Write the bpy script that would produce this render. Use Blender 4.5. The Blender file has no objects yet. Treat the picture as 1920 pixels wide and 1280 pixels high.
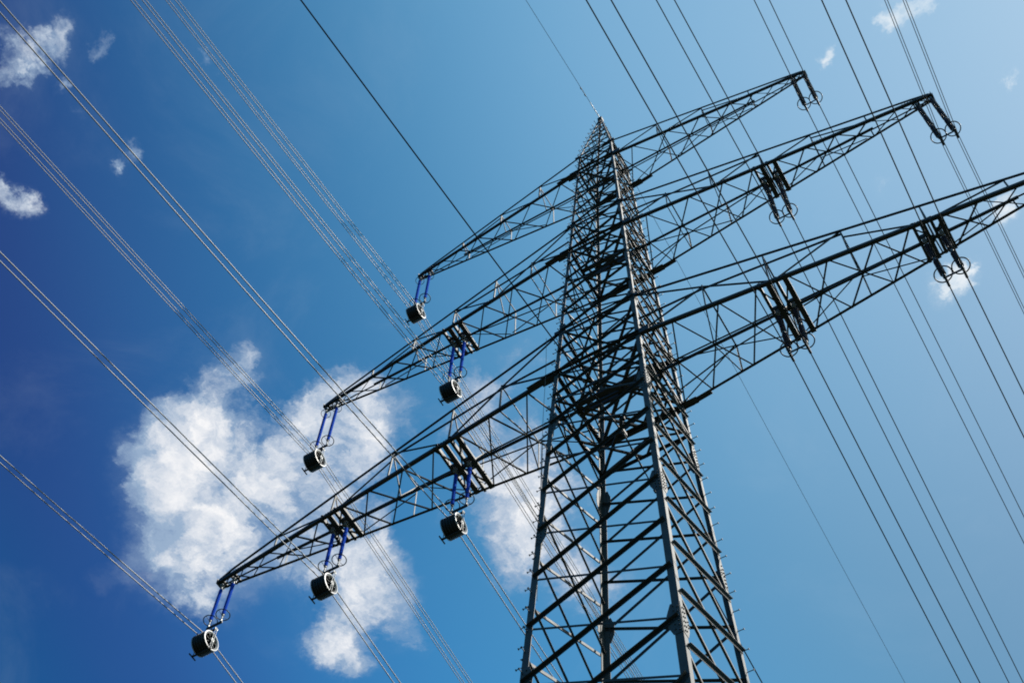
import bpy, math, random
from mathutils import Vector, Matrix
random.seed(7)
R = math.radians
scene = bpy.context.scene
COL = scene.collection

# ------------------------------------------------------------------ camera
cam_d = bpy.data.cameras.new('camera')
cam_d.sensor_fit = 'HORIZONTAL'; cam_d.sensor_width = 36.0
cam_d.lens = 2711.282 / 1920.0 * 36.0
cam_d.clip_start = 0.1; cam_d.clip_end = 6000
cam = bpy.data.objects.new('camera', cam_d); COL.objects.link(cam)
cam.location = (8.48856, -18.24797, 0.0)
cam.rotation_euler = (2.6666036, -0.0317560, 0.5308947)
scene.camera = cam

# ------------------------------------------------------------------ sun and sky
SUN = Vector((0.62, 0.32, 0.72)).normalized()
sun_d = bpy.data.lights.new('sun', 'SUN'); sun_d.energy = 3.0; sun_d.angle = R(0.5); sun_d.color = (1.0, 0.955, 0.88)
sun = bpy.data.objects.new('sun', sun_d); COL.objects.link(sun)
sun.rotation_euler = SUN.to_track_quat('Z', 'Y').to_euler(); sun.location = (40, 20, 80)

world = bpy.data.worlds.new('World'); scene.world = world; world.use_nodes = True
nt = world.node_tree; nt.nodes.clear()
def N(t, **kw):
    n = nt.nodes.new(t)
    for k, v in kw.items(): setattr(n, k, v)
    return n
def sock(n, key, v):
    s = n.inputs[key]
    if isinstance(v, bpy.types.NodeSocket): nt.links.new(v, s)
    else: s.default_value = v
def M(op, a, b=None, c=None, clamp=False):
    n = N('ShaderNodeMath', operation=op, use_clamp=clamp); sock(n, 0, a)
    if b is not None: sock(n, 1, b)
    if c is not None: sock(n, 2, c)
    return n.outputs[0]
def VM(op, a, b=None, s=None):
    n = N('ShaderNodeVectorMath', operation=op); sock(n, 0, a)
    if b is not None: sock(n, 1, b)
    if s is not None: sock(n, 'Scale', s)
    return n.outputs['Value'] if op in ('DOT_PRODUCT', 'LENGTH', 'DISTANCE') else n.outputs[0]
def noise(vec, scale, detail, rough, dist=0.0, col=False):
    n = N('ShaderNodeTexNoise'); sock(n, 'Vector', vec); sock(n, 'Scale', scale); sock(n, 'Detail', detail)
    sock(n, 'Roughness', rough); sock(n, 'Distortion', dist)
    return n.outputs['Color'] if col else n.outputs['Fac']
def smooth(x, a, b, lo=0.0, hi=1.0):
    n = N('ShaderNodeMapRange', interpolation_type='SMOOTHSTEP'); sock(n, 'Value', x)
    sock(n, 'From Min', a); sock(n, 'From Max', b); sock(n, 'To Min', lo); sock(n, 'To Max', hi)
    return n.outputs[0]
def mixc(f, a, b, mode='MIX'):
    n = N('ShaderNodeMix', data_type='RGBA', blend_type=mode)
    sock(n, 0, f); sock(n, 6, a); sock(n, 7, b)
    return n.outputs[2]
sky = N('ShaderNodeTexSky', sky_type='NISHITA', sun_disc=False)
sky.sun_elevation = math.asin(SUN.z)
sky.sun_rotation = math.atan2(SUN.x, SUN.y)
sky.air_density = 1.0; sky.dust_density = 0.6; sky.ozone_density = 2.2
geo = N('ShaderNodeTexCoord')
D = VM('NORMALIZE', geo.outputs['Generated'])
t = VM('DOT_PRODUCT', D, tuple(SUN))
# deepening of the blue away from the sun, as through a polariser
def ramp_of(stops):
    r = N('ShaderNodeValToRGB'); sock(r, 0, t); c = r.color_ramp; c.interpolation = 'B_SPLINE'
    while len(c.elements) < len(stops): c.elements.new(0.5)
    for e, (p, col) in zip(c.elements, stops): e.position = p; e.color = (*col, 1)
    return r.outputs[0]
LOW = [(0.00, (0.048, 0.261, 0.410)), (0.25, (0.044, 0.237, 0.373)), (0.33, (0.092, 0.201, 0.402)), (0.41, (0.141, 0.489, 0.633)), (0.50, (0.202, 0.638, 0.699)), (0.60, (0.324, 0.648, 0.626)), (0.70, (0.372, 0.534, 0.468)), (0.85, (0.552, 0.531, 0.450)), (1.00, (0.552, 0.531, 0.450))]
HIGH = [(0.00, (0.103, 0.043, 0.196)), (0.25, (0.094, 0.039, 0.178)), (0.33, (0.099, 0.053, 0.207)), (0.41, (0.094, 0.158, 0.325)), (0.50, (0.133, 0.405, 0.507)), (0.60, (0.336, 0.701, 0.678)), (0.70, (0.689, 0.975, 0.825)), (0.85, (0.926, 0.957, 0.741)), (1.00, (0.926, 0.957, 0.741))]
sepd = N('ShaderNodeSeparateXYZ'); sock(sepd, 0, D)
tint = mixc(smooth(sepd.outputs[2], 0.70, 0.99), ramp_of(LOW), ramp_of(HIGH))
base = mixc(1.0, sky.outputs[0], tint, 'MULTIPLY')
# cloud layer: direction projected onto a plane far above the ground
sep = N('ShaderNodeSeparateXYZ'); sock(sep, 0, D)
zc = M('MAXIMUM', sep.outputs[2], 0.06)
cmb = N('ShaderNodeCombineXYZ'); sock(cmb, 0, M('DIVIDE', sep.outputs[0], zc)); sock(cmb, 1, M('DIVIDE', sep.outputs[1], zc))
UV = cmb.outputs[0]
warp = noise(UV, 8.0, 7, 0.68, 0.0, True)
wv = VM('SCALE', VM('SUBTRACT', warp, (0.5, 0.5, 0.5)), None, 0.09)
UVw = VM('ADD', UV, wv)
CL = [(-0.494,0.341,0.0209,1.15),(-0.546,0.365,0.0234,1.00),(-0.526,0.382,0.0197,0.90),(-0.584,0.384,0.0264,1.00),(-0.569,0.404,0.0338,1.05),(-0.612,0.422,0.0286,1.00),
      (-0.589,0.447,0.0397,1.20),(-0.632,0.467,0.0314,1.00),(-0.565,0.467,0.0297,0.90),(-0.661,0.496,0.0217,0.70),(-0.641,0.507,0.0248,0.85),(-0.603,0.505,0.0245,0.75),
      (-0.655,0.461,0.0203,0.60),(-0.416,0.391,0.0163,0.85),(-0.443,0.406,0.0231,1.00),(-0.420,0.425,0.0254,1.10),(-0.470,0.431,0.0259,1.05),(-0.450,0.448,0.0284,1.10),
      (-0.502,0.454,0.0251,0.95),(-0.491,0.478,0.0292,0.95),(-0.538,0.482,0.0272,0.85),(-0.523,0.509,0.0249,0.70),(-0.518,0.543,0.0252,0.75),(-0.556,0.522,0.0228,0.75),
      (-0.513,0.581,0.0215,0.80),(-0.618,0.360,0.0086,0.50),(-0.715,0.459,0.0129,0.40),(-0.686,0.456,0.0113,0.40),(-0.544,0.574,0.0258,0.85),(-0.559,0.605,0.0237,0.85),
      (-0.570,0.629,0.0149,0.80),(-0.511,0.612,0.0145,0.60),(-0.580,0.593,0.0147,0.55),(-0.513,0.637,0.0147,0.60),(-0.485,0.549,0.0150,0.50),(-0.333,0.446,0.0158,0.80),
      (-0.288,0.441,0.0124,0.65),(-0.275,0.446,0.0097,0.50),(-0.347,0.477,0.0231,0.90),(-0.336,0.500,0.0280,1.00),(-0.353,0.538,0.0287,1.00),(-0.341,0.562,0.0289,1.00),
      (-0.376,0.560,0.0243,0.80),(-0.399,0.591,0.0174,0.60),(-0.351,0.624,0.0273,0.85),(-0.405,0.619,0.0151,0.50),(-0.353,0.654,0.0252,0.90),(-0.341,0.690,0.0214,0.85),
      (-0.428,0.543,0.0147,0.35),(-0.477,0.048,0.0148,1.00),(-0.496,0.062,0.0142,0.95),(-0.459,0.048,0.0077,0.70),(-0.446,0.058,0.0100,0.95),(-0.469,0.060,0.0094,0.55),
      (-0.513,0.087,0.0080,0.60),(-0.548,0.146,0.0118,0.52),(-0.548,0.129,0.0075,0.45),(-0.541,0.145,0.0067,0.60),(-0.462,0.082,0.0071,0.50),(-0.548,0.122,0.0050,0.50),
      (0.023,0.535,0.0101,1.20),(0.024,0.549,0.0118,1.70),(0.033,0.545,0.0076,1.30),(0.079,0.342,0.0126,1.10),(0.072,0.349,0.0067,0.90),(0.090,0.347,0.0081,0.90),
      (0.061,0.341,0.0059,0.50),(0.021,0.344,0.0068,0.55),(0.014,0.351,0.0053,0.80),(0.017,0.336,0.0023,0.70),(-0.420,0.083,0.0077,0.90),(-0.370,0.121,0.0101,0.85),
      (-0.371,0.139,0.0070,0.70),(-0.451,0.158,0.0090,0.65),(0.127,0.422,0.0091,1.00),(0.079,0.506,0.0097,0.85),(0.012,0.449,0.0105,0.40),(-0.472,0.160,0.0066,0.70),
      (-0.409,0.135,0.0063,0.70),(-0.462,0.087,0.0063,0.70),(-0.464,0.115,0.0048,0.50),(-0.027,0.450,0.0106,0.35),(0.079,0.456,0.0103,0.60),
      # further clouds of the same fair-weather field outside the frame
      (-1.0,0.2,0.09,1.0),(-0.8,-0.5,0.08,.9),(0.5,0.9,0.08,.9),(0.9,-0.2,0.1,1.0),(0.1,-0.9,0.09,.9),(-0.9,1.1,0.13,1.0),
      (0.3,1.6,0.2,1.0),(-2.2,0.3,0.3,1.0),(2.4,1.2,0.35,1.0),(1.2,-2.3,0.3,1.0),(-1.6,-1.9,0.3,1.0)]
acc = None
U20 = VM('SCALE', UVw, None, 20.0)
for (u, v, r, w) in CL:
    dv = VM('SUBTRACT', U20, (u * 20, v * 20, 0.0))
    g = M('POWER', math.exp(-1.0 / (r * 20 * 1.32) ** 2), VM('DOT_PRODUCT', dv, dv))
    acc = M('MULTIPLY', g, w) if acc is None else M('MULTIPLY_ADD', g, w, acc)
body = smooth(acc, -0.3, 1.9, -0.42, 1.30)
f1 = noise(UVw, 11.0, 9, 0.60, 0.3)
f2 = noise(UVw, 34.0, 7, 0.60, 0.6)
dens = M('ADD', body, M('MULTIPLY', M('SUBTRACT', f1, 0.5), 4.6))
dens = M('ADD', dens, M('MULTIPLY', M('SUBTRACT', f2, 0.5), 1.5))
dens = M('MULTIPLY', dens, smooth(acc, 0.05, 0.7))
alpha = smooth(dens, -0.04, 1.2)
halo = M('MULTIPLY', smooth(acc, 0.12, 1.3), smooth(noise(UVw, 7.0, 6, 0.62, 0.5), 0.42, 0.72, 0.0, 0.55))
alpha = M('MULTIPLY', M('MAXIMUM', alpha, halo), 0.97)
# thin high veil
veil = M("MULTIPLY", smooth(noise(UV, 5.0, 8, 0.65, 0.6), 0.50, 0.80), 0.07)
SL = Vector((SUN.x, SUN.y, 0)).normalized() * 0.012
fo = noise(VM('ADD', UVw, tuple(SL)), 11.0, 5, 0.60, 0.3)
relief = M('MULTIPLY', M('SUBTRACT', f1, fo), 2.2)
big = noise(UVw, 6.0, 3, 0.5, 0.0)
lumf = M('ADD', smooth(dens, 0.45, 2.3), M('ADD', relief, M('MULTIPLY', M('SUBTRACT', big, 0.5), 2.3)), None, True)
shade = mixc(smooth(t, 0.6, 0.85), (0.165, 0.225, 0.31, 1), (0.40, 0.44, 0.47, 1))
cloudc = mixc(lumf, shade, (0.485, 0.483, 0.487, 1))
SKY_S = 0.15
skyc = mixc(1.0, base, (SKY_S, SKY_S, SKY_S, 1), 'MULTIPLY')
veiled = mixc(veil, skyc, (0.28, 0.34, 0.41, 1))
final = mixc(alpha, veiled, cloudc)
hz = smooth(sep.outputs[2], -0.02, 0.03)
bg = N('ShaderNodeBackground'); sock(bg, 'Color', mixc(hz, skyc, final)); sock(bg, 'Strength', 1.0)
out = N('ShaderNodeOutputWorld'); nt.links.new(bg.outputs[0], out.inputs[0])

vs = scene.view_settings
scene.display_settings.display_device = 'sRGB'
vs.view_transform = 'Standard'; vs.look = 'None'; vs.exposure = 1.0; vs.gamma = 1; vs.use_curve_mapping = False
scene.render.engine = 'CYCLES'
scene.cycles.filter_width = 1.9; scene.cycles.max_bounces = 6; scene.cycles.diffuse_bounces = 3

# ------------------------------------------------------------------ materials
def mat(name, col, metallic=0.0, rough=0.5, var=0.0, vscale=6.0, col2=None, bump=0.0, bscale=60.0, spec=0.5, coord='Object'):
    m = bpy.data.materials.new(name); m.use_nodes = True
    t_ = m.node_tree; b = t_.nodes['Principled BSDF']
    b.inputs['Metallic'].default_value = metallic; b.inputs['Roughness'].default_value = rough
    b.inputs['Specular IOR Level'].default_value = spec
    b.inputs['Base Color'].default_value = (*col, 1)
    gm = t_.nodes.new('ShaderNodeNewGeometry')
    if var > 0:
        n = t_.nodes.new('ShaderNodeTexNoise'); n.inputs['Scale'].default_value = vscale; n.inputs['Detail'].default_value = 6; n.inputs['Roughness'].default_value = 0.65
        t_.links.new(gm.outputs['Position'], n.inputs['Vector'])
        mr = t_.nodes.new('ShaderNodeMapRange'); mr.inputs['From Min'].default_value = 0.3; mr.inputs['From Max'].default_value = 0.7
        mx = t_.nodes.new('ShaderNodeMix'); mx.data_type = 'RGBA'
        t_.links.new(n.outputs['Fac'], mr.inputs[0]); t_.links.new(mr.outputs[0], mx.inputs[0])
        c2 = col2 or tuple(min(1, c * (1 + var)) for c in col); c1 = tuple(c * (1 - var) for c in col) if col2 is None else col
        mx.inputs[6].default_value = (*c1, 1); mx.inputs[7].default_value = (*c2, 1)
        t_.links.new(mx.outputs[2], b.inputs['Base Color'])
        mr2 = t_.nodes.new('ShaderNodeMapRange'); mr2.inputs['To Min'].default_value = max(0.05, rough - 0.12); mr2.inputs['To Max'].default_value = min(1, rough + 0.12)
        t_.links.new(n.outputs['Fac'], mr2.inputs[0]); t_.links.new(mr2.outputs[0], b.inputs['Roughness'])
    if bump > 0:
        n2 = t_.nodes.new('ShaderNodeTexNoise'); n2.inputs['Scale'].default_value = bscale; n2.inputs['Detail'].default_value = 4
        t_.links.new(gm.outputs['Position'], n2.inputs['Vector'])
        bp = t_.nodes.new('ShaderNodeBump'); bp.inputs['Strength'].default_value = bump; bp.inputs['Distance'].default_value = 0.01
        t_.links.new(n2.outputs['Fac'], bp.inputs['Height']); t_.links.new(bp.outputs[0], b.inputs['Normal'])
    return m
STEEL = mat('weathered_galvanised_steel', (0.054, 0.058, 0.053), 0.0, 0.58, 0.22, 3.5, None, 0.25, 40, 0.45)
STEEL_M = mat('lit_toned_brace_steel', (0.033, 0.039, 0.038), 0.0, 0.58, 0.25, 4.0, None, 0.2, 50, 0.4)  # same steel; sunlit look of the falling braces put into a lighter colour
STEEL_D = mat('shade_toned_steel', (0.014, 0.018, 0.018), 0.0, 0.55, 0.22, 5.0, None, 0.2, 60, 0.4)  # same steel again, shade on undersides darkened into its colour
BOLT = mat('bolt_steel', (0.03, 0.035, 0.037), 0.0, 0.5)
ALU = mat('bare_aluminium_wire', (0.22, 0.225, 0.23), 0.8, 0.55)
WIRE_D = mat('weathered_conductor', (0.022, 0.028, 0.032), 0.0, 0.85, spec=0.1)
WIRE_B = mat('black_cable_sheath', (0.010, 0.010, 0.012), 0.0, 0.9, spec=0.05)
BLUE = mat('blue_composite_insulator', (0.006, 0.045, 0.32), 0.0, 0.85, 0.0, spec=0.03)
PORC = mat('brown_grey_porcelain', (0.035, 0.03, 0.045), 0.0, 0.18, 0.15, 20)
RING = mat('dark_ring_tube', (0.022, 0.028, 0.032), 0.0, 0.5, spec=0.3)
FIT = mat('bright_galvanised_fitting', (0.20, 0.21, 0.21), 0.3, 0.45, 0.15, 30)
RIM = mat('polished_alloy_rim', (0.33, 0.33, 0.33), 0.1, 0.45, 0.1, 25)
RUB = mat('black_nylon_sheave', (0.016, 0.022, 0.026), 0.0, 0.5, 0.3, 18, spec=0.3)
GRASS = mat('meadow_grass', (0.025, 0.032, 0.014), 0, 0.9, 0.4, 0.4)
CONC = mat('concrete', (0.3, 0.29, 0.27), 0, 0.85, 0.15, 3)
ROPE = mat('thin_grey_rope', (0.10, 0.11, 0.11), 0, 0.8)

# ------------------------------------------------------------------ mesh helpers
def make_mesh(name, verts, faces, m, smooth_=False):
    me = bpy.data.meshes.new(name); me.from_pydata([tuple(v) for v in verts], [], faces); me.update()
    me.materials.append(m)
    if smooth_:
        for p in me.polygons: p.use_smooth = True
    return me
def link(name, me, parent=None, mtx=None, wmtx=None):
    o = bpy.data.objects.new(name, me); COL.objects.link(o)
    if parent is not None: o.parent = parent
    if mtx is not None: o.matrix_local = mtx
    return o
def empty(name, loc, label, cat, group=None, parent=None):
    o = bpy.data.objects.new(name, None); COL.objects.link(o); o.location = loc
    o.empty_display_size = 0.3
    if label: tag(o, label, cat, group)
    if parent: o.parent = parent
    return o
def tag(o, label, cat, group=None):
    o['label'] = label; o['category'] = cat
    if group: o['group'] = group
    return o
def angle_mesh(m, tk=0.11):
    c = [(0, 0), (1, 0), (1, tk), (tk, tk), (tk, 1), (0, 1)]
    v = [(x, y, 0) for x, y in c] + [(x, y, 1) for x, y in c]
    f = [(i, (i + 1) % 6, 6 + (i + 1) % 6, 6 + i) for i in range(6)]
    f += [(0, 3, 2, 1), (0, 5, 4, 3), (6, 7, 8, 9), (6, 9, 10, 11)]
    return make_mesh('angle_bar', v, f, m)
def channel_mesh(m):
    tk = 0.1
    c = [(0, 0), (0.55, 0), (0.55, tk), (tk, tk), (tk, 1 - tk), (0.55, 1 - tk), (0.55, 1), (0, 1)]
    v = [(x, y, 0) for x, y in c] + [(x, y, 1) for x, y in c]
    f = [(i, (i + 1) % 8, 8 + (i + 1) % 8, 8 + i) for i in range(8)]
    f += [(0, 3, 2, 1), (0, 7, 4, 3), (4, 7, 6, 5), (8, 9, 10, 11), (8, 11, 12, 15), (12, 13, 14, 15)]
    return make_mesh('channel_bar', v, f, m)
def box_mesh(m):
    v = [(x, y, z) for x in (-.5, .5) for y in (-.5, .5) for z in (-.5, .5)]
    f = [(0, 1, 3, 2), (4, 6, 7, 5), (0, 4, 5, 1), (2, 3, 7, 6), (0, 2, 6, 4), (1, 5, 7, 3)]
    return make_mesh('flat_bar', v, f, m)
def rod_mesh(m, n=10):
    v = [(math.cos(2 * math.pi * i / n), math.sin(2 * math.pi * i / n), z) for z in (0, 1) for i in range(n)]
    f = [(i, (i + 1) % n, n + (i + 1) % n, n + i) for i in range(n)] + [tuple(range(n - 1, -1, -1)), tuple(range(n, 2 * n))]
    me = make_mesh('round_bar', v, f, m)
    for p in me.polygons:
        if len(p.vertices) == 4: p.use_smooth = True
    return me
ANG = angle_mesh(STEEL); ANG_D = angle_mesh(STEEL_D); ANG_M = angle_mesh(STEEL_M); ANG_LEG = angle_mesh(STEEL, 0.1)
CHN = channel_mesh(STEEL_D); BOX = box_mesh(STEEL); BOX_D = box_mesh(STEEL_D); BOX_B = box_mesh(BOLT); BOX_F = box_mesh(FIT)
ROD_S = rod_mesh(STEEL); ROD_F = rod_mesh(FIT); ROD_B = rod_mesh(BOLT); ROD_BLUE = rod_mesh(BLUE, 16)
def V(*a): return Vector(a)
def mtx_of(X, Y, Z, O):
    return Matrix(((X.x, Y.x, Z.x, O.x), (X.y, Y.y, Z.y, O.y), (X.z, Y.z, Z.z, O.z), (0, 0, 0, 1)))
def place(o, m, base):
    o.matrix_local = Matrix.Translation(-base) @ m if base is not None else m
def member(name, parent, P, Q, u, v, su, sv=None, me=None, off=None, base=None):
    """angle bar from P to Q; u and v are the hints for the two flange directions (heel at the axis)"""
    P = Vector(P); Q = Vector(Q)
    if off is not None: P = P + off; Q = Q + off
    d = (Q - P); L = d.length; dn = d / L
    u = Vector(u); u = (u - dn * u.dot(dn)).normalized()
    v0 = Vector(v); w = dn.cross(u)
    if w.dot(v0) < 0: w = -w
    sv = sv or su
    X, Y = u * su, w * sv
    mm = me or ANG
    if X.cross(Y).dot(dn) < 0: X, Y = Y, X
    o = link(name, mm, parent); place(o, mtx_of(X, Y, d, P), base)
    return o
def bar(name, parent, P, Q, r, me, base=None):
    P = Vector(P); Q = Vector(Q); d = Q - P
    z = d.normalized(); x = z.orthogonal().normalized(); y = z.cross(x)
    o = link(name, me, parent); place(o, mtx_of(x * r, y * r, d, P), base)
    return o
def plate(name, parent, c, X, Y, Z, me, base=None):
    o = link(name, me, parent); place(o, mtx_of(Vector(X), Vector(Y), Vector(Z), Vector(c)), base)
    return o
class MB:
    def __init__(s): s.v = []; s.f = []; s.sm = []
    def add(s, v, f, sm=False):
        n = len(s.v); s.v += [tuple(p) for p in v]; s.f += [tuple(i + n for i in q) for q in f]; s.sm += [sm] * len(f)
    def box(s, c, sx, sy, sz, ax=None):
        X, Y, Z = ax or (V(1, 0, 0), V(0, 1, 0), V(0, 0, 1)); c = Vector(c)
        v = [c + X * (a * sx / 2) + Y * (b * sy / 2) + Z * (d * sz / 2) for a in (-1, 1) for b in (-1, 1) for d in (-1, 1)]
        s.add(v, [(0, 1, 3, 2), (4, 6, 7, 5), (0, 4, 5, 1), (2, 3, 7, 6), (0, 2, 6, 4), (1, 5, 7, 3)])
    def tube(s, P, Q, r, n=8, r2=None):
        P = Vector(P); Q = Vector(Q); z = (Q - P).normalized(); x = z.orthogonal().normalized(); y = z.cross(x); r2 = r if r2 is None else r2
        v = [P + (x * math.cos(2 * math.pi * i / n) + y * math.sin(2 * math.pi * i / n)) * r for i in range(n)]
        v += [Q + (x * math.cos(2 * math.pi * i / n) + y * math.sin(2 * math.pi * i / n)) * r2 for i in range(n)]
        s.add(v, [(i, (i + 1) % n, n + (i + 1) % n, n + i) for i in range(n)], True)
        s.add(v[:n], [tuple(range(n - 1, -1, -1))]); s.add(v[n:], [tuple(range(n))])
    def path(s, pts, r, n=8, closed=False, twist=0.0, lobe=0.0):
        m = len(pts); V_ = []
        up = None
        acc_ = 0.0
        for i, p in enumerate(pts):
            a = pts[(i - 1) % m] if (closed or i > 0) else pts[i]; b = pts[(i + 1) % m] if (closed or i < m - 1) else pts[i]
            z = (Vector(b) - Vector(a)).normalized()
            if up is None: up = z.orthogonal().normalized()
            x = (up - z * up.dot(z)).normalized(); up = x; y = z.cross(x)
            if i: acc_ += (Vector(p) - Vector(pts[i - 1])).length
            for k in range(n):
                th = 2 * math.pi * k / n
                rr = r * (1 + (lobe if abs(p[1]) < 3.6 else 0.0) * math.cos(2 * (th - twist * acc_)))
                V_.append(Vector(p) + (x * math.cos(th) + y * math.sin(th)) * rr)
        F = []
        for i in range(m if closed else m - 1):
            j = (i + 1) % m
            for k in range(n):
                k2 = (k + 1) % n; F.append((i * n + k, i * n + k2, j * n + k2, j * n + k))
        s.add(V_, F, True)
    def lathe(s, prof, axis='x', n=32, c=(0, 0, 0), closed=False):
        """prof: list of (position along the axis, radius)"""
        V_ = []; c = Vector(c); m = len(prof)
        for (a, r) in prof:
            for k in range(n):
                th = 2 * math.pi * k / n; p, q = r * math.cos(th), r * math.sin(th)
                V_.append(c + (V(a, p, q) if axis == 'x' else V(p, q, a)))
        F = []
        for i in range(m if closed else m - 1):
            j = (i + 1) % m
            for k in range(n):
                k2 = (k + 1) % n; F.append((i * n + k, j * n + k, j * n + k2, i * n + k2))
        s.add(V_, F, False)
    def build(s, name, m, parent=None, loc=None):
        me = bpy.data.meshes.new(name); me.from_pydata(s.v, [], s.f); me.update(); me.materials.append(m)
        for p, k in zip(me.polygons, s.sm): p.use_smooth = k
        o = bpy.data.objects.new(name, me); COL.objects.link(o)
        if parent is not None: o.parent = parent
        if loc is not None: o.location = loc
        return o

# ------------------------------------------------------------------ ground
GZ = -1.6
gm = MB(); S_ = 3000
gm.add([(-S_, -S_, GZ), (S_, -S_, GZ), (S_, S_, GZ), (-S_, S_, GZ)], [(0, 1, 2, 3)])
g = gm.build('meadow_ground', GRASS); g['kind'] = 'structure'; g['label'] = 'flat green meadow under the pylon'

# ------------------------------------------------------------------ pylon: legs and body
W0, PZ = 2.595, 75.55
def hw(z): return W0 * (1 - z / PZ)
ZT = 54.4356; ZTOP = 60.0
def hwp(z):                       # peak above the top arm
    if z <= ZT: return hw(z)
    return hw(ZT) + (0.05 - hw(ZT)) * (z - ZT) / (ZTOP - ZT)
tower = empty('lattice_pylon', (0, 0, GZ), 'tall grey steel lattice pylon with three tiers of crossarms, centre of the picture', 'pylon')
TB = V(0, 0, GZ)
legs = {}
def corner(sx, sy, z): h = hwp(z); return V(sx * h, sy * h, z)
for (sx, sy) in ((-1, -1), (1, -1), (-1, 1), (1, 1)):
    lg = None
    secs = [(GZ, 22.65, .185), (22.65, 28.05, .168), (28.05, 33.1, .150), (33.1, 38.67, .135), (38.67, 47.2, .115), (47.2, ZT, .098), (ZT, ZTOP - .1, .065)]
    v, f = [], []
    for (a, b, s_) in secs:       # the whole leg is one mesh, stepping down in size at the splices
        P, Q = corner(sx, sy, a), corner(sx, sy, b)
        tk = 0.1 * s_
        U, W_ = V(-sx, 0, 0), V(0, -sy, 0)
        c = [(0, 0), (s_, 0), (s_, tk), (tk, tk), (tk, s_), (0, s_)]
        n = len(v)
        for O in (P, Q):
            for x, y in c: v.append(O + U * x + W_ * y)
        flip = (sx * sy) > 0
        for i in range(6):
            q = (n + i, n + (i + 1) % 6, n + 6 + (i + 1) % 6, n + 6 + i); f.append(q if flip else q[::-1])
        f += [(n, n + 3, n + 2, n + 1), (n, n + 5, n + 4, n + 3), (n + 6, n + 7, n + 8, n + 9), (n + 6, n + 9, n + 10, n + 11)]
    me = make_mesh('leg', v, f, STEEL)
    lg = link('leg', me, tower); place(lg, Matrix.Identity(4), TB)
    legs[(sx, sy)] = lg
    # splice plates with bolt rows
    for zs, ln, wd in ((22.6, 1.0, .20), (27.95, .9, .19), (33.15, 1.0, .18), (38.8, .7, .16), (47.2, .6, .14)):
        m = MB(); mb_ = MB()
        for ax in (0, 1):
            nrm = V(sx, 0, 0) if ax == 0 else V(0, sy, 0)
            tan = V(0, -sy, 0) if ax == 0 else V(-sx, 0, 0)
            d = (corner(sx, sy, zs + 1) - corner(sx, sy, zs)).normalized()
            c0 = corner(sx, sy, zs)
            # octagonal plate reaching past the flange edge to take the braces
            o2 = nrm * 0.010
            pts = [(0.0, -ln / 2), (wd, -ln / 2), (wd * 1.5, -ln / 5), (wd * 1.5, ln / 6), (wd, ln / 2), (0.0, ln / 2)]
            vv = [c0 + o2 + tan * (a + .004) + d * b for a, b in pts] + [c0 + o2 * 0.15 + tan * (a + .004) + d * b for a, b in pts]
            m.add(vv, [tuple(range(6)), tuple(range(11, 5, -1))] + [(i, i + 6, (i + 1) % 6 + 6, (i + 1) % 6) for i in range(6)])
            for r_ in range(6):
                for k in range(2):
                    pc = c0 + o2 * 1.6 + tan * (wd * (.3 + .42 * k)) + d * (-ln * .42 + ln * .84 * (r_ + (.4 if k else 0)) / 5.6)
                    mb_.tube(pc - nrm * .01, pc + nrm * .022, .017, 6)
            for r_ in range(3):
                pc = c0 + o2 * 1.6 + tan * (wd * 1.3) + d * (-ln * .12 + ln * .1 * r_)
                mb_.tube(pc - nrm * .01, pc + nrm * .02, .015, 6)
        m.build('splice_plate', STEEL, lg)
        o = mb_.build('plate_bolts', BOLT, lg); o['kind'] = 'stuff'
# step bolts on the left and right legs
stepm = MB(); stepm.tube((0, 0, 0), (0, 0, .17), .010, 6); stepm.tube((0, 0, .165), (0, 0, .18), .026, 8)
_s = stepm.build('step_bolt', BOLT); STEP = _s.data; bpy.data.objects.remove(_s)
for (sx, sy), dirs in (((-1, -1), (V(-1, 0, 0), V(0, -1, 0))), ((1, 1), (V(1, 0, 0), V(0, 1, 0)))):
    z = 1.5; i = 0
    while z < 59.2:
        if z < ZT or sx < 0:
            for k, dv in enumerate(dirs):
                zz = z + (.35 if k else 0)
                c0 = corner(sx, sy, zz)
                tan = V(0, -sy, 0) if k == 0 else V(-sx, 0, 0)
                p = c0 + tan * .06 * (1 if zz < ZT else .4)
                x = dv.orthogonal().normalized(); y = dv.cross(x)
                o = link('step_bolt', STEP, legs[(sx, sy)]); o.matrix_local = mtx_of(x, y, dv, p)
        z += .68 if z < ZT else .6
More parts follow.
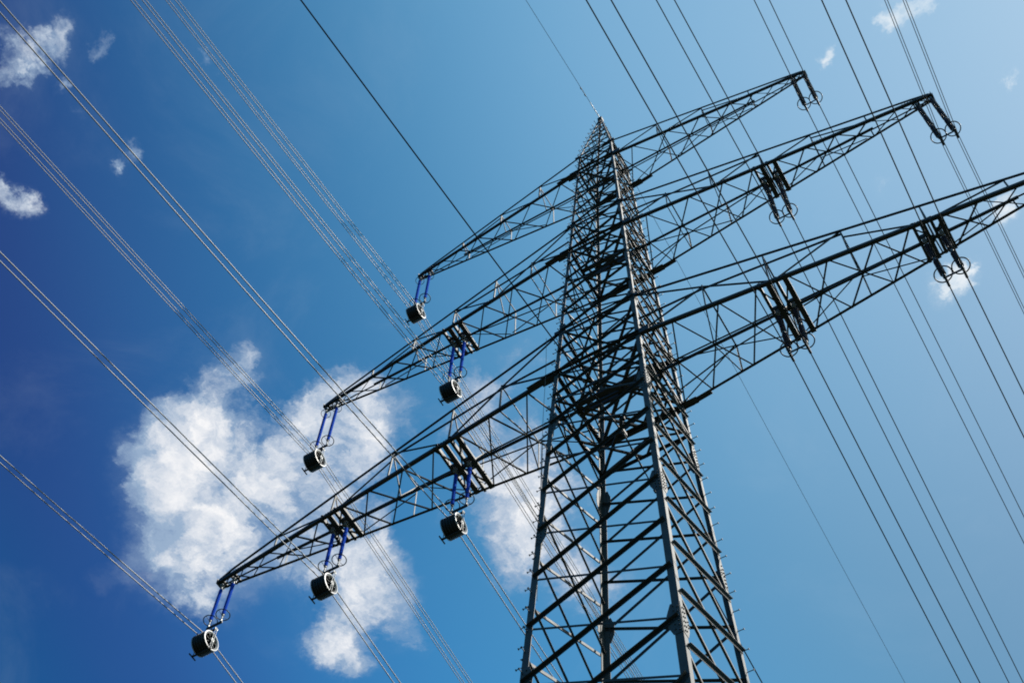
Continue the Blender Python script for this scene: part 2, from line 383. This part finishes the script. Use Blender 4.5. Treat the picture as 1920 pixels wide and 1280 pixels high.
# bracing of the four faces
NODES = [-1.3, 3.4, 8.0, 12.4, 16.5, 20.85, 22.65, 24.45, 26.22, 28.05, 29.8, 31.45, 33.1, 34.6, 35.97, 37.32, 38.67, 39.98, 41.25, 42.48, 43.7,
         44.88, 46.06, 47.21, 48.36, 49.48, 50.58, 51.66, 52.71, 53.58, 54.44]
PEAK = [54.44, 55.45, 56.4, 57.3, 58.1, 58.8, 59.35]
HALF = [NODES[0]] + [(a + b) / 2 for a, b in zip(NODES, NODES[1:])] + [NODES[-1]]
FACES = [((-1, -1), (1, -1), V(0, -1, 0), NODES), ((-1, 1), (1, 1), V(0, 1, 0), NODES),
         ((1, -1), (1, 1), V(1, 0, 0), HALF), ((-1, -1), (-1, 1), V(-1, 0, 0), HALF)]
for A, B, nrm, nodes in FACES:
    for pk, nl in ((0, nodes), (1, PEAK)):
        for a, b in zip(nl, nl[1:]):
            if b - a < .3: continue
            if pk: s1, s2 = .035, .03
            else:
                q = max(0.0, min(1.0, (54 - b) / 32)); s1 = .048 + .040 * q; s2 = .037 + .023 * q
            inset = (corner(*B, a) - corner(*A, a)).normalized() * .05
            P, Q = corner(*A, a) + inset, corner(*B, b) - inset
            P2, Q2 = corner(*A, b) + inset, corner(*B, a) - inset
            member('diagonal_brace', tower, P, Q, (0, 0, -1), nrm, s1, s1, ANG_D, off=nrm * .012, base=TB)
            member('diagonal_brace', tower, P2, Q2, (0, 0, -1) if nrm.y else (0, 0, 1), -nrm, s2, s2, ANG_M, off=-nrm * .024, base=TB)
# level frames inside the body
def frame_ring(z, s_, cross=True):
    h = hwp(z); k = h - .02
    C = [V(-k, -k, z), V(k, -k, z), V(k, k, z), V(-k, k, z)]
    for i in range(4):
        P, Q = C[i], C[(i + 1) % 4]
        inn = (V(0, 0, z) - (P + Q) / 2).normalized()
        member('horizontal_frame', tower, P, Q, (0, 0, -1), inn, s_, s_, ANG_D, base=TB)
    if cross:
        for i in range(4):
            P, Q = (C[i] + C[(i + 1) % 4]) / 2, (C[(i + 1) % 4] + C[(i + 2) % 4]) / 2
            member('horizontal_frame', tower, P, Q, (0, 0, 1), (Q - P).cross(V(0, 0, 1)), s_ * .8, s_ * .8, ANG_D, off=V(0, 0, -.02), base=TB)
        member('horizontal_frame', tower, C[0], C[2], (0, 0, 1), (1, -1, 0), s_, s_, ANG_D, off=V(0, 0, .02), base=TB)
        member('horizontal_frame', tower, C[1], C[3], (0, 0, 1), (1, 1, 0), s_, s_, ANG_D, off=V(0, 0, .05), base=TB)
for z, s_ in ((16.5, .09), (34.4, .08), (35.97, .10), (38.67, .08), (44.88, .09), (47.21, .07), (52.71, .075), (ZT, .06)):
    frame_ring(z, s_)
frame_ring(57.3, .03, False)
m = MB()
m.box((0, 0, ZTOP - .12), .20, .20, .30); m.box((0, 0, ZTOP + .06), .06, .16, .10); m.tube((0, 0, ZTOP - .1), (0, 0, ZTOP + .22), .02)
o = m.build('peak_cap', STEEL_D, tower); place(o, Matrix.Identity(4), TB)
for sx in (-1, 1):
    for sy in (-1, 1):
        c = corner(sx, sy, GZ); m = MB(); m.tube((c.x, c.y, GZ - .6), (c.x, c.y, GZ + .45), .55, 20)
        o = m.build('concrete_footing', CONC, tower); place(o, Matrix.Identity(4), TB)

# ------------------------------------------------------------------ crossarms
ARMS = {
 'C': dict(z=35.967, zt=38.675, L=14.02, tw=.14, nodes=[2.3, 3.65, 4.74, 5.64, 6.77, 8.07, 9.05, 9.97, 10.92, 12.0, 12.9, 13.45],
           beams=[4.96, 5.44, 9.28, 9.76], tips=[13.43, 13.90], tie=(13.5, .30), S=(3.29, 1.48), cs=.108, fs=.080, ms=.072, bs=.043, ts=.054,
           posts=[5.14, 7.38, 9.55, 11.77], l3=7.38, webs=[(5.36, 7.38), (9.75, 11.77)], struts=[(7.38, 9.2)], thru=11.9),
 'B': dict(z=44.877, zt=47.213, L=11.65, tw=.12, nodes=[1.84, 3.35, 4.55, 5.60, 6.40, 7.38, 8.42, 9.47, 10.5, 11.1],
           beams=[5.78, 6.22], tips=[11.10, 11.57], tie=(11.0, .26), S=(2.60, 1.20), cs=.098, fs=.074, ms=.064, bs=.040, ts=.048,
           posts=[4.17, 5.93, 7.69, 9.5], l3=5.93, webs=[(4.35, 5.93), (6.3, 7.69)], struts=[(7.69, 9.3)], thru=9.6),
 'A': dict(z=52.711, zt=54.436, L=8.45, tw=.11, nodes=[1.54, 2.95, 4.28, 5.50, 6.45, 7.27, 7.95],
           beams=[], tips=[7.98, 8.41], tie=(7.9, .22), S=None, cs=.090, fs=.068, ms=.054, bs=.036, ts=.044,
           posts=[2.59, 4.44, 6.29], l3=None, webs=[(.9, 2.59), (2.9, 4.44)], struts=[(4.44, 6.2)], thru=6.4)}
for key, a in ARMS.items():
    z, h, ht = a['z'], hw(a['z']), hw(a['zt'])
    def yw(x): return h + (a['tw'] - h) * (x - h) / (a['L'] - h)
    tx, th = a['tie']
    def tie_z(x): return z + (a['zt'] - z) + (th - (a['zt'] - z)) * (x - ht) / (tx - ht)
    def tie_y(x): return ht + (yw(tx) - ht) * (x - ht) / (tx - ht)
    for s in (-1, 1):
        base = V(s * h, 0, z)
        arm = empty('crossarm', base - TB, None, None, parent=tower)
        kw = dict(base=base)
        # chords: near side, far side, and the middle one
        for sy, cs in ((-1, a['cs']), (1, a['fs'])):
            member('chord', arm, V(s * (h - .02), sy * (h + .008), z), V(s * a['L'], sy * (a['tw'] + .008), z), (0, 0, 1), (0, -sy, 0), cs, cs, ANG_D, **kw)
            # second angle of the chord near the root
            if s == sy: member('chord', arm, V(s * (h - .02), sy * (h + .020), z - .004), V(s * (h + .9), sy * (yw(h + .9) + .020), z - .004), (0, 0, 1), (0, sy, 0), cs * .9, cs * .9, ANG_D, **kw)
            # tie from the body to the tip
            member('tie', arm, V(s * (ht - .02), sy * (ht + .01), a['zt']), V(s * tx, sy * (yw(tx)), z + th), (0, 0, 1), (0, -sy, 0), a['ts'], a['ts'], ANG_D, **kw)
            member('tie', arm, V(s * tx, sy * yw(tx), z + th), V(s * (a['L'] - .06), sy * a['tw'], z + .12), (0, 0, 1), (0, -sy, 0), a['ts'], a['ts'], ANG_D, **kw)
        member('chord', arm, V(0, 0, z + .03), V(s * a['thru'], 0, z + .03), (0, 0, 1), (0, 1, 0), a['ms'], a['ms'], ANG_D, **kw)
        # cross bracing of the bottom panel
        ns = [h + .02] + a['nodes'] + [a['L'] - .08]
        bs = a['bs']
        for i, (xa, xb) in enumerate(zip(ns, ns[1:])):
            b_ = bs if xa < a['L'] * .75 else bs * .7
            ya, yb = yw(xa) - .02, yw(xb) - .02
            member('lacing', arm, V(s * xa, -ya, z - .012), V(s * xb, yb, z - .012), (s, 0, 0), (0, 0, 1), b_, b_, ANG_D, **kw)
            member('lacing', arm, V(s * xb, -yb, z - .024), V(s * xa, ya, z - .024), (s, 0, 0), (0, 0, 1), b_, b_, ANG_D, **kw)
        # posts, webs and struts of the two side faces
        for sy in (-1, 1):
            def CH(x, dz=.10): return V(s * x, sy * (yw(x) - .03), z + dz)
            def TI(x, dz=0.0): return V(s * x, sy * (tie_y(x) - .03), tie_z(x) + dz)
            out_ = V(0, sy, 0)
            for x in a['posts']:
                member('post', arm, CH(x, -.02), TI(x, .05), (s, 0, 0), -out_, .045, .045, ANG, **kw)
            for xa, xb in a['webs']:
                member('web_brace', arm, CH(xa), TI(xb), (0, 0, 1), -out_, bs * .9, bs * .9, ANG_D, **kw)
            for xa, xb in a['struts']:
                member('web_brace', arm, TI(xa, -.25 * (tie_z(xa) - z)), CH(xb), (0, 0, 1), -out_, bs * .9, bs * .9, ANG_D, **kw)
            if a['S']:
                Sx, Sz = a['S']; SP = V(s * Sx, sy * (yw(Sx) - .06), z + Sz)
                member('post', arm, CH(Sx, -.02), SP + V(0, 0, .06), (s, 0, 0), -out_, .045, .045, ANG, **kw)
                member('web_brace', arm, V(s * ht, sy * ht, a['zt']), SP, (0, 0, 1), -out_, bs, bs, ANG_D, off=out_ * -.02, **kw)
                member('web_brace', arm, SP, CH(a['posts'][0] + .1), (0, 0, 1), -out_, bs, bs, ANG_D, off=out_ * -.02, **kw)
                member('web_brace', arm, V(s * h, sy * h, z + .95), SP - V(0, 0, .12), (0, 0, 1), -out_, bs * 1.15, bs * 1.15, ANG_D, off=out_ * -.03, **kw)
                member('web_brace', arm, SP - V(0, 0, .12), TI(a['l3'], -.1), (0, 0, 1), -out_, bs * 1.15, bs * 1.15, ANG_D, off=out_ * -.03, **kw)
                member('web_brace', arm, V(s * h, sy * h, z + .12), SP, (0, 0, 1), -out_, bs, bs, ANG_D, off=out_ * -.04, **kw)
                xm = (a['nodes'][0] + a['nodes'][1]) / 2
                member('lacing', arm, CH(Sx, -.036), V(s * xm, 0, z - .036), (s, 0, 0), (0, 0, 1), bs * .8, bs * .8, ANG_D, **kw)
        # cross frames between the two sides at the first posts
        for x in ([a['S'][0]] if a['S'] else []) + a['posts'][:3]:
            if a['S'] and abs(x - a['S'][0]) < .01: pa, pb = V(s * x, -(yw(x) - .07), z + a['S'][1]), V(s * x, yw(x) - .07, z + a['S'][1])
            else: pa, pb = V(s * x, -(tie_y(x) - .03), tie_z(x)), V(s * x, tie_y(x) - .03, tie_z(x))
            if pb.y - pa.y < .5: continue
            member('cross_frame', arm, pa, pb, (s, 0, 0), (0, 0, -1), bs, bs, ANG_D, **kw)
            if x > 3.4 or not a['S']:
                member('cross_frame', arm, pa, V(s * x, 0, z + .06), (s, 0, 0), (0, 1, 1), bs * .8, bs * .8, ANG, **kw)
                member('cross_frame', arm, pb, V(s * x, 0, z + .06), (s, 0, 0), (0, -1, 1), bs * .8, bs * .8, ANG, **kw)
        # double channel hanger beams
        for x in a['beams']:
            y0 = yw(x) + .02
            for k in (-1, 1):
                P, Q = V(s * (x + k * .062), -y0, z - .035), V(s * (x + k * .062), y0, z - .035)
                member('hanger_beam', arm, P, Q, (k * s, 0, 0), (0, 0, 1), .15, .17, CHN, **kw)
            for yy in (-.17, .17):
                plate('hanger_plate', arm, (s * x, yy, z + .04), (.26, 0, 0), (0, .05, 0), (0, 0, .15), BOX_D, **kw)
            m = MB()
            for yy in (-.09, .09): m.box((s * x, yy, z - .06), .11, .025, .26)
            m.tube((s * x, -.14, z - .13), (s * x, .14, z - .13), .028); m.tube((s * x - .13, 0, z + .0), (s * x + .13, 0, z + .0), .03)
            o = m.build('hanger_bracket', FIT, arm); place(o, Matrix.Identity(4), base)
        for x in a['tips']:
            y0 = yw(x) + .01
            for k in (-1, 1):
                member('hanger_beam', arm, V(s * (x + k * .05), -y0, z - .03), V(s * (x + k * .05), y0, z - .03), (k * s, 0, 0), (0, 0, 1), .07, .12, CHN, **kw)
            m = MB()
            for yy in (-.05, .05): m.box((s * x, yy, z - .06), .09, .02, .22)
            m.tube((s * x, -.09, z - .12), (s * x, .09, z - .12), .025)
            o = m.build('hanger_bracket', FIT, arm); place(o, Matrix.Identity(4), base)
        plate('end_plate', arm, (s * (a['L'] + .005), 0, z + .06), (.014, 0, 0), (0, 2 * a['tw'] + .06, 0), (0, 0, .24), BOX_D, **kw)
        # gusset plates where the arm meets the legs
        for sy in (-1, 1):
            plate('gusset_plate', arm, V(s * (h + .10), sy * (h + .036), z + .05), (.42, 0, 0), (0, .016, 0), (0, 0, .26), BOX_D, **kw)
            if s == sy:
                plate('gusset_plate', arm, V(s * (h + .20), sy * (h - .06), z - .045), (.50, 0, 0), (0, .22, 0), (0, 0, .014), BOX_D, **kw)
            plate('gusset_plate', arm, V(s * (ht + .02), sy * (ht + .030), a['zt']), (.26, 0, 0), (0, .014, 0), (0, 0, .16), BOX_D, **kw)
        # joint bolts along the outer half of the near chord
        m = MB()
        for x0 in (a['L'] * .37, a['L'] * .66, a['L'] * .92):
            for k in range(6):
                x = x0 + k * .09; y = yw(x)
                m.tube((s * x, -y - .006, z + .07), (s * x, -y - .035, z + .07), .014, 6)
                m.tube((s * x, -y + .05, z + a['cs'] * .5), (s * x, -y + .05, z + .03), .012, 6)
        o = m.build('joint_bolts', BOLT, arm); place(o, Matrix.Identity(4), base); o['kind'] = 'stuff'
    # the near and far chords run on through the body; heavy beam across the middle
    for sy in (-1, 1):
        member('chord_link', tower, V(-h, sy * (h + .010), z), V(h, sy * (h + .010), z), (0, 0, 1), (0, sy, 0), a['cs'], a['cs'], ANG_D, base=TB)
        member('chord_link', tower, V(-ht, sy * (ht + .010), a['zt']), V(ht, sy * (ht + .010), a['zt']), (0, 0, 1), (0, sy, 0), a['ts'], a['ts'], ANG_D, base=TB)
    for yy in ((-.11, .11) if key != 'A' else ()):
        member('cross_beam', tower, V(-h, yy, z - .02), V(h, yy, z - .02), (0, yy, 0), (0, 0, 1), .13, .17, CHN, base=TB)

# ------------------------------------------------------------------ insulators, blocks
def ring_mb(m, c, r, tr, n=36):
    m.path([Vector(c) + V(r * math.cos(2 * math.pi * i / n), r * math.sin(2 * math.pi * i / n), 0) for i in range(n)], tr, 8, True)
def finish_local(o): return o
def blue_set(x1, x2, ztop, zbot, zbar, top_ring, label):
    xc = (x1 + x2) / 2
    t_ = empty('blue_insulator_pair', (xc, 0, zbar), label, 'insulator', 'insulator pairs hanging from the crossarms')
    for x in (x1, x2):
        dx = x - xc
        m = MB(); m.tube((dx, 0, zbot - zbar), (dx, 0, ztop - zbar), .055, 16)
        m.build('insulator_rod', BLUE, t_)
        m = MB()
        m.tube((dx, 0, ztop - zbar), (dx, 0, ztop - zbar + .12), .04, 10); m.box((dx, 0, ztop - zbar + .17), .04, .08, .14); m.tube((dx - .05, 0, ztop - zbar + .2), (dx + .05, 0, ztop - zbar + .2), .02)
        m.tube((dx, 0, ztop - zbar + .2), (dx, 0, ztop - zbar + .36), .018)
        m.tube((dx, 0, .10), (dx, 0, zbot - zbar), .022, 10); m.tube((dx, 0, zbot - zbar - .06), (dx, 0, zbot - zbar), .04, 10); m.box((dx, 0, .07), .05, .04, .14)
        m.build('end_fitting', FIT, t_)
        m = MB(); zr = zbot - zbar - .02
        ring_mb(m, (dx, 0, zr), .21, .015)
        m.tube((dx, .0, zr - .08), (dx, .2, zr), .007, 6); m.tube((dx, .0, zr - .08), (dx, -.2, zr), .007, 6)
        m.build('corona_ring', RING, t_)
        if top_ring:
            m = MB(); zr = ztop - zbar + .02
            ring_mb(m, (dx, 0, zr), .17, .011); m.tube((dx, .0, zr + .06), (dx, .165, zr), .007, 6); m.tube((dx, .0, zr + .06), (dx, -.165, zr), .007, 6)
            m.build('corona_ring', RING, t_)
    m = MB(); m.box((0, 0, 0), abs(x2 - x1) + .12, .025, .075); m.box((0, .035, 0), abs(x2 - x1) + .08, .012, .06)
    m.build('yoke_bar', RING, t_)
    return t_
for args in (
    (-13.44, -13.90, 35.67, 34.20, 33.84, False, 'blue insulator pair at the left tip of the lowest crossarm'),
    (-9.28, -9.76, 35.70, 34.14, 33.82, False, 'blue insulator pair in the middle of the left half of the lowest crossarm'),
    (-4.96, -5.44, 35.70, 34.14, 33.78, False, 'blue insulator pair beside the left face of the pylon on the lowest crossarm'),
    (-11.10, -11.57, 44.46, 42.26, 41.95, True, 'blue insulator pair at the left tip of the middle crossarm'),
    (-5.78, -6.22, 44.46, 42.36, 42.02, True, 'blue insulator pair halfway along the left half of the middle crossarm'),
    (-7.98, -8.43, 52.40, 50.34, 50.02, True, 'blue insulator pair at the left tip of the top crossarm')):
    blue_set(*args)

def porcelain_set(x1, x2, ztop, zbot, label):
    xc = (x1 + x2) / 2
    t_ = empty('porcelain_insulator_pair', (xc, 0, zbot - .12), label, 'insulator', 'insulator pairs hanging from the crossarms')
    zb = zbot - .12; n_units = 3 if ztop - zbot > 2.6 else 2
    H = (ztop - zbot); u = H / n_units
    for x in (x1, x2):
        dx = x - xc
        for k in range(n_units):
            z0 = zbot - zb + k * u
            prof = [(z0 + .05, .035), (z0 + .06, .042)]
            ns_ = int((u - .16) / .045)
            for i in range(ns_):
                zz = z0 + .08 + i * .045
                prof += [(zz, .040), (zz + .012, .082), (zz + .020, .082), (zz + .032, .040)]
            prof += [(z0 + u - .06, .042), (z0 + u - .05, .035)]
            m = MB(); m.lathe(prof, 'z', 14, (dx, 0, 0)); m.build('insulator_rod', PORC, t_)
            for c_ in (z0 - .03, z0 + u - .12):
                m = MB(); m.tube((dx, 0, c_), (dx, 0, c_ + .09), .045, 10); m.build('metal_cap', FIT, t_)
            if k:
                m = MB()
                for sy in (-1, 1):      # small racket-shaped arcing horns at the joints
                    for dz in (-.09, .09):
                        m.path([V(dx + .045 * math.cos(t1), sy * (.145 + .06 * math.sin(t1)), z0 + dz + .02 * math.sin(t1)) for t1 in [2 * math.pi * q / 14 for q in range(14)]], .006, 6, True)
                        m.tube((dx, 0, z0 + dz * .3), (dx, sy * .085, z0 + dz), .006, 6)
                m.build('arcing_horn', RING, t_)
        m = MB(); ring_mb(m, (dx, 0, .20), .23, .018); m.tube((dx, 0, .1), (dx, .2, .2), .008, 6); m.tube((dx, 0, .1), (dx, -.2, .2), .008, 6)
        m.build('corona_ring', RING, t_)
        m = MB(); m.box((dx, 0, .06), .05, .03, .14); m.box((dx, 0, -.08), .03, .05, .16)
        m.tube((dx, -.17, -.20), (dx, .17, -.20), .036, 10); m.box((dx, 0, -.17), .06, .10, .10); m.box((dx, .13, -.16), .03, .03, .1)
        m.build('suspension_clamp', RING, t_)
    m = MB(); m.box((0, 0, 0), abs(x2 - x1) + .1, .022, .07); m.build('yoke_bar', RING, t_)
    return t_
for args in (
    (7.98, 8.43, 52.60, 49.78, 'dark sheathed insulator pair at the right tip of the top crossarm'),
    (11.12, 11.58, 44.78, 41.82, 'dark insulator pair at the right tip of the middle crossarm with doubled wires'),
    (5.78, 6.22, 44.74, 41.88, 'dark insulator pair halfway along the right half of the middle crossarm'),
    (4.96, 5.44, 35.82, 33.78, 'dark insulator pair on the lowest crossarm nearest the pylon on the right'),
    (9.28, 9.76, 35.82, 33.82, 'dark insulator pair near the right edge on the lowest crossarm before a small cloud'),):
    porcelain_set(*args)

def stringing_block(x, z, label, ybar):
    """multi-groove roller block hung under a yoke bar"""
    t_ = empty('stringing_block', (x, 0, z), label, 'pulley block', 'pulley blocks under the left crossarms')
    L = .44; Rr, Rg = .325, .285
    prof = []
    ng = 5; w = L / ng
    for i in range(ng):
        x0 = -L / 2 + i * w
        prof += [(x0 + .004, Rr), (x0 + .018, Rr), (x0 + w * .35, Rg + .004), (x0 + w * .5, Rg), (x0 + w * .65, Rg + .004), (x0 + w - .014, Rr)]
    prof += [(L / 2 - .002, Rr), (L / 2 - .004, Rg - .035), (-L / 2 + .004, Rg - .035), (-L / 2 + .002, Rr)]
    m = MB(); m.lathe(prof, 'x', 44, closed=True); m.build('roller_drum', RUB, t_)
    for sx in (1, -1):
        m = MB()
        m.lathe([(sx * (L / 2 + .002), Rr + .004), (sx * (L / 2 + .026), Rr), (sx * (L / 2 + .030), Rr - .03), (sx * (L / 2 + .012), Rr - .055), (sx * (L / 2 - .03), Rr - .078), (sx * (L / 2 - .03), Rr - .06), (sx * (L / 2 - .012), Rr - .03)], 'x', 44, closed=True)
        o = m.build('wheel_rim', RIM, t_)
        m = MB()
        for i in range(7):
            th = 2 * math.pi * i / 7 + .3
            m.tube((sx * (L / 2 - .01), .05 * math.cos(th), .05 * math.sin(th)), (sx * (L / 2 - .02), (Rg - .04) * math.cos(th), (Rg - .04) * math.sin(th)), .016, 8)
        m.tube((sx * (L / 2 - .04), 0, 0), (sx * (L / 2 + .03), 0, 0), .06, 16)
        m.build('wheel_spokes', STEEL_D, t_)
    for i in range(1, ng):          # dark raised flange edges between the grooves
        xx = -L / 2 + i * w
        m = MB(); m.lathe([(xx - .004, Rr - .004), (xx - .003, Rr + .005), (xx + .003, Rr + .005), (xx + .004, Rr - .004)], 'x', 44, closed=True)
        m.build('flange_edge', RING, t_)
    m = MB(); e = L / 2 + .065
    m.tube((-e - .02, 0, 0), (e + .02, 0, 0), .022, 10)
    m.build('axle', RING, t_)
    for sx in (1, -1):
        m = MB()
        m.tube((sx * e, .035, .50), (sx * e, .035, -.36), .011, 8); m.tube((sx * e, -.035, .50), (sx * e, -.035, -.36), .011, 8)
        m.box((sx * e, 0, 0), .012, .11, .10); m.box((sx * e, 0, .50), .02, .12, .05)
        m.build('side_hanger', FIT, t_)
    m = MB(); m.box((0, 0, .52), 2 * e + .04, .05, .045); m.box((0, 0, .55), .16, .03, .10)
    m.tube((-.10, 0, .52), (-.05, 0, ybar - z - .02), .016); m.tube((.10, 0, .52), (.05, 0, ybar - z - .02), .016)
    m.build('head_frame', RING, t_)
    m = MB(); m.box((-.02, 0, -.375), 2 * e + .12, .05, .035); m.box((-e - .06, 0, -.39), .03, .30, .03); m.box((-e - .06, 0, -.36), .06, .05, .05)
    m.build('foot_bar', STEEL_D, t_)
BLK = [(-13.80, 33.06, 33.84, 'ribbed pulley block lowest in the picture under the left tip of the lowest crossarm'),
       (-9.62, 33.07, 33.82, 'ribbed pulley block in front of the cloud under the middle of the lowest left crossarm'),
       (-5.30, 32.98, 33.78, 'ribbed pulley block hanging under the lowest crossarm nearest the pylon'),
       (-11.45, 41.22, 41.95, 'small ribbed pulley block under the left tip of the middle crossarm against the cloud'),
       (-6.08, 41.27, 42.02, 'small ribbed pulley block between middle and lowest crossarm beside the pylon'),
       (-8.29, 49.30, 50.02, 'small ribbed pulley block under the left tip of the top crossarm')]
for x, z, yb, lab in BLK: stringing_block(x, z, lab, yb)

# ------------------------------------------------------------------ wires
def wire(name, x0, z0, kn, kf, s, r, m_, label, group=None, dx=0.0, dz=0.0, sn=None, sf=None, fine=True, lobe=.0, wrap=0.0, cat='power line'):
    pts = []
    ys = []
    y = -300.0
    while y < 300:
        ys.append(y); a_ = abs(y + .01)
        y += 25 if a_ > 60 else (4 if a_ > 26 else (.04 if (fine and a_ < 3.6) else .5))
    ys.append(300.0)
    sn = s if sn is None else sn; sf = s if sf is None else sf
    for y in ys:
        k, ss = (kn, sn) if y < 0 else (kf, sf)
        a_ = abs(y)
        if wrap and a_ < wrap:        # rounded where it bears on the sheave
            zz = z0 + dz - ss * (a_ * a_ / (2 * wrap) + wrap / 2) + ss / 300 * a_ * a_
        else: zz = z0 + dz - ss * a_ + ss / 300 * a_ * a_
        pts.append(V(x0 + dx + k * y, y, zz))
    mb = MB(); mb.path(pts, r, 10 if lobe else 7, False, 12.6, lobe)
    o = mb.build(name, m_)
    return tag(o, label, cat, group)
RT = .285 + .02
LW = [  # x, drum centre, near drift, far drift, wires, where
 (-13.86, 33.06, .039, .055, 2, 'bright wires over the lowest pulley block'),
 (-9.62, 33.07, .026, .037, 2, 'bright wires over the pulley block before the cloud'),
 (-5.32, 32.98, .021, .030, 2, 'bright wires over the large pulley block nearest the pylon'),
 (-11.45, 41.22, .018, .023, 4, 'thin bright wires over the block at the middle arm tip'),
 (-6.10, 41.27, .012, .019, 4, 'thin bright wires over the block under the middle arm'),
 (-8.32, 49.30, .008, .003, 4, 'thin bright wires over the topmost pulley block')]
for x, z, kn, kf, n, lab in LW:
    offs = [-.088, .088] if n == 2 else [-.176, -.088, .088, .176]
    who = ['left', 'right'] if n == 2 else ['leftmost', 'second', 'third', 'rightmost']
    for w_, o_ in zip(who, offs):
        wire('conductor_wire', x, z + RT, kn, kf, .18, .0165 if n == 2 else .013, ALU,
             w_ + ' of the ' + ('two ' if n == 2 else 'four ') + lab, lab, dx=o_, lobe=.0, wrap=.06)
RW = [
 ((7.98, 8.43), 49.46, -.023, -.008, 'dark wires under the right tip of the top crossarm', [0]),
 ((11.12, 11.58), 41.50, -.048, -.001, 'thin dark wires under the right tip of the middle crossarm', [-.03, .04]),
 ((5.78, 6.22), 41.56, .001, -.024, 'dark wires under the middle crossarm right of the pylon', [0]),
 ((4.96, 5.44), 33.46, -.001, -.020, 'dark wires under the lowest crossarm next to the pylon', [0]),
 ((9.28, 9.76), 33.50, -.030, -.004, 'dark wires at the far right under the lowest crossarm', [0])]
for xs, z, kn, kf, lab, offs in RW:
    who = ['left', 'right'] if len(offs) == 1 else ['leftmost', 'second', 'third', 'rightmost']
    k_ = 0
    for x in xs:
        for o_ in offs:
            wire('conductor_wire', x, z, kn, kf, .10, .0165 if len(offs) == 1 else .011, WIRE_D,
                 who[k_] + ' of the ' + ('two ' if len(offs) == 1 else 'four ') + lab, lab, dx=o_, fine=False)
            k_ += 1
wire('earth_wire', 0, ZTOP + .05, .0194, -.0169, .10, .0095, WIRE_D, 'thin earth wire running over the very peak of the pylon', fine=False, cat='earth wire')
wire('black_cable', .02, 33.6, .041, -.0310, .10, .018, WIRE_B, 'single thick black cable passing through the pylon body from the top of the picture', fine=False, cat='cable')
# armour rods and dampers
def along(x0, z0, kn, kf, s, y):
    k = kn if y < 0 else kf; a_ = abs(y); return V(x0 + k * y, y, z0 - s * a_ + s / 300 * a_ * a_)
def damper(parent, p, d):
    d = d.normalized(); m = MB(); lo = V(0, 0, -.09)
    m.tube(p, p + lo, .018, 8); m.tube(p + lo - d * .17, p + lo + d * .17, .007, 6)
    for s in (-1, 1): m.tube(p + lo + d * s * .13, p + lo + d * s * .24, .03, 10, .024)
    return m.build('vibration_damper', RING, parent)
for obj_name, pr in (('black_cable', (.02, 33.6, .041, -.031, .10)), ('earth_wire', (0, ZTOP + .05, .0194, -.0169, .10))):
    par = bpy.data.objects[obj_name]
    m = MB(); m.path([along(*pr, y) for y in [(-1.2 if obj_name == 'black_cable' else -.9) + .06 * i for i in range(40)]], .026 if obj_name == 'black_cable' else .018, 8, False, 40.0, .2)
    m.build('armour_rods', FIT if obj_name == 'earth_wire' else RING, par)
    for y in (-1.9, 1.7, 2.5) if obj_name == 'black_cable' else (-1.5, 1.5):
        p = along(*pr, y); damper(par, p, along(*pr, y + .1) - p)
m = MB(); m.box((.02, 0, 33.68), .10, .26, .12); m.tube((.02, 0, 33.72), (.02, 0, 34.36), .02); m.box((.02, 0, 34.36), .16, .10, .08)
o = m.build('cable_clamp', RING, tower); place(o, Matrix.Identity(4), TB)
# thin rope hanging beside the left leg
m = MB(); xr, yr = -1.62, -1.42
m.path([V(xr + .02 * math.sin(z * .9), yr - .008 * (38.4 - z), z) for z in [38.4 - .4 * i for i in range(33)]], .0065, 6)
m.tube((xr, yr - .09, 29.6), (xr, yr - .09, 32.2), .012, 6)
tag(m.build('hanging_rope', ROPE), 'thin grey rope hanging straight down beside the left leg of the pylon', 'rope')
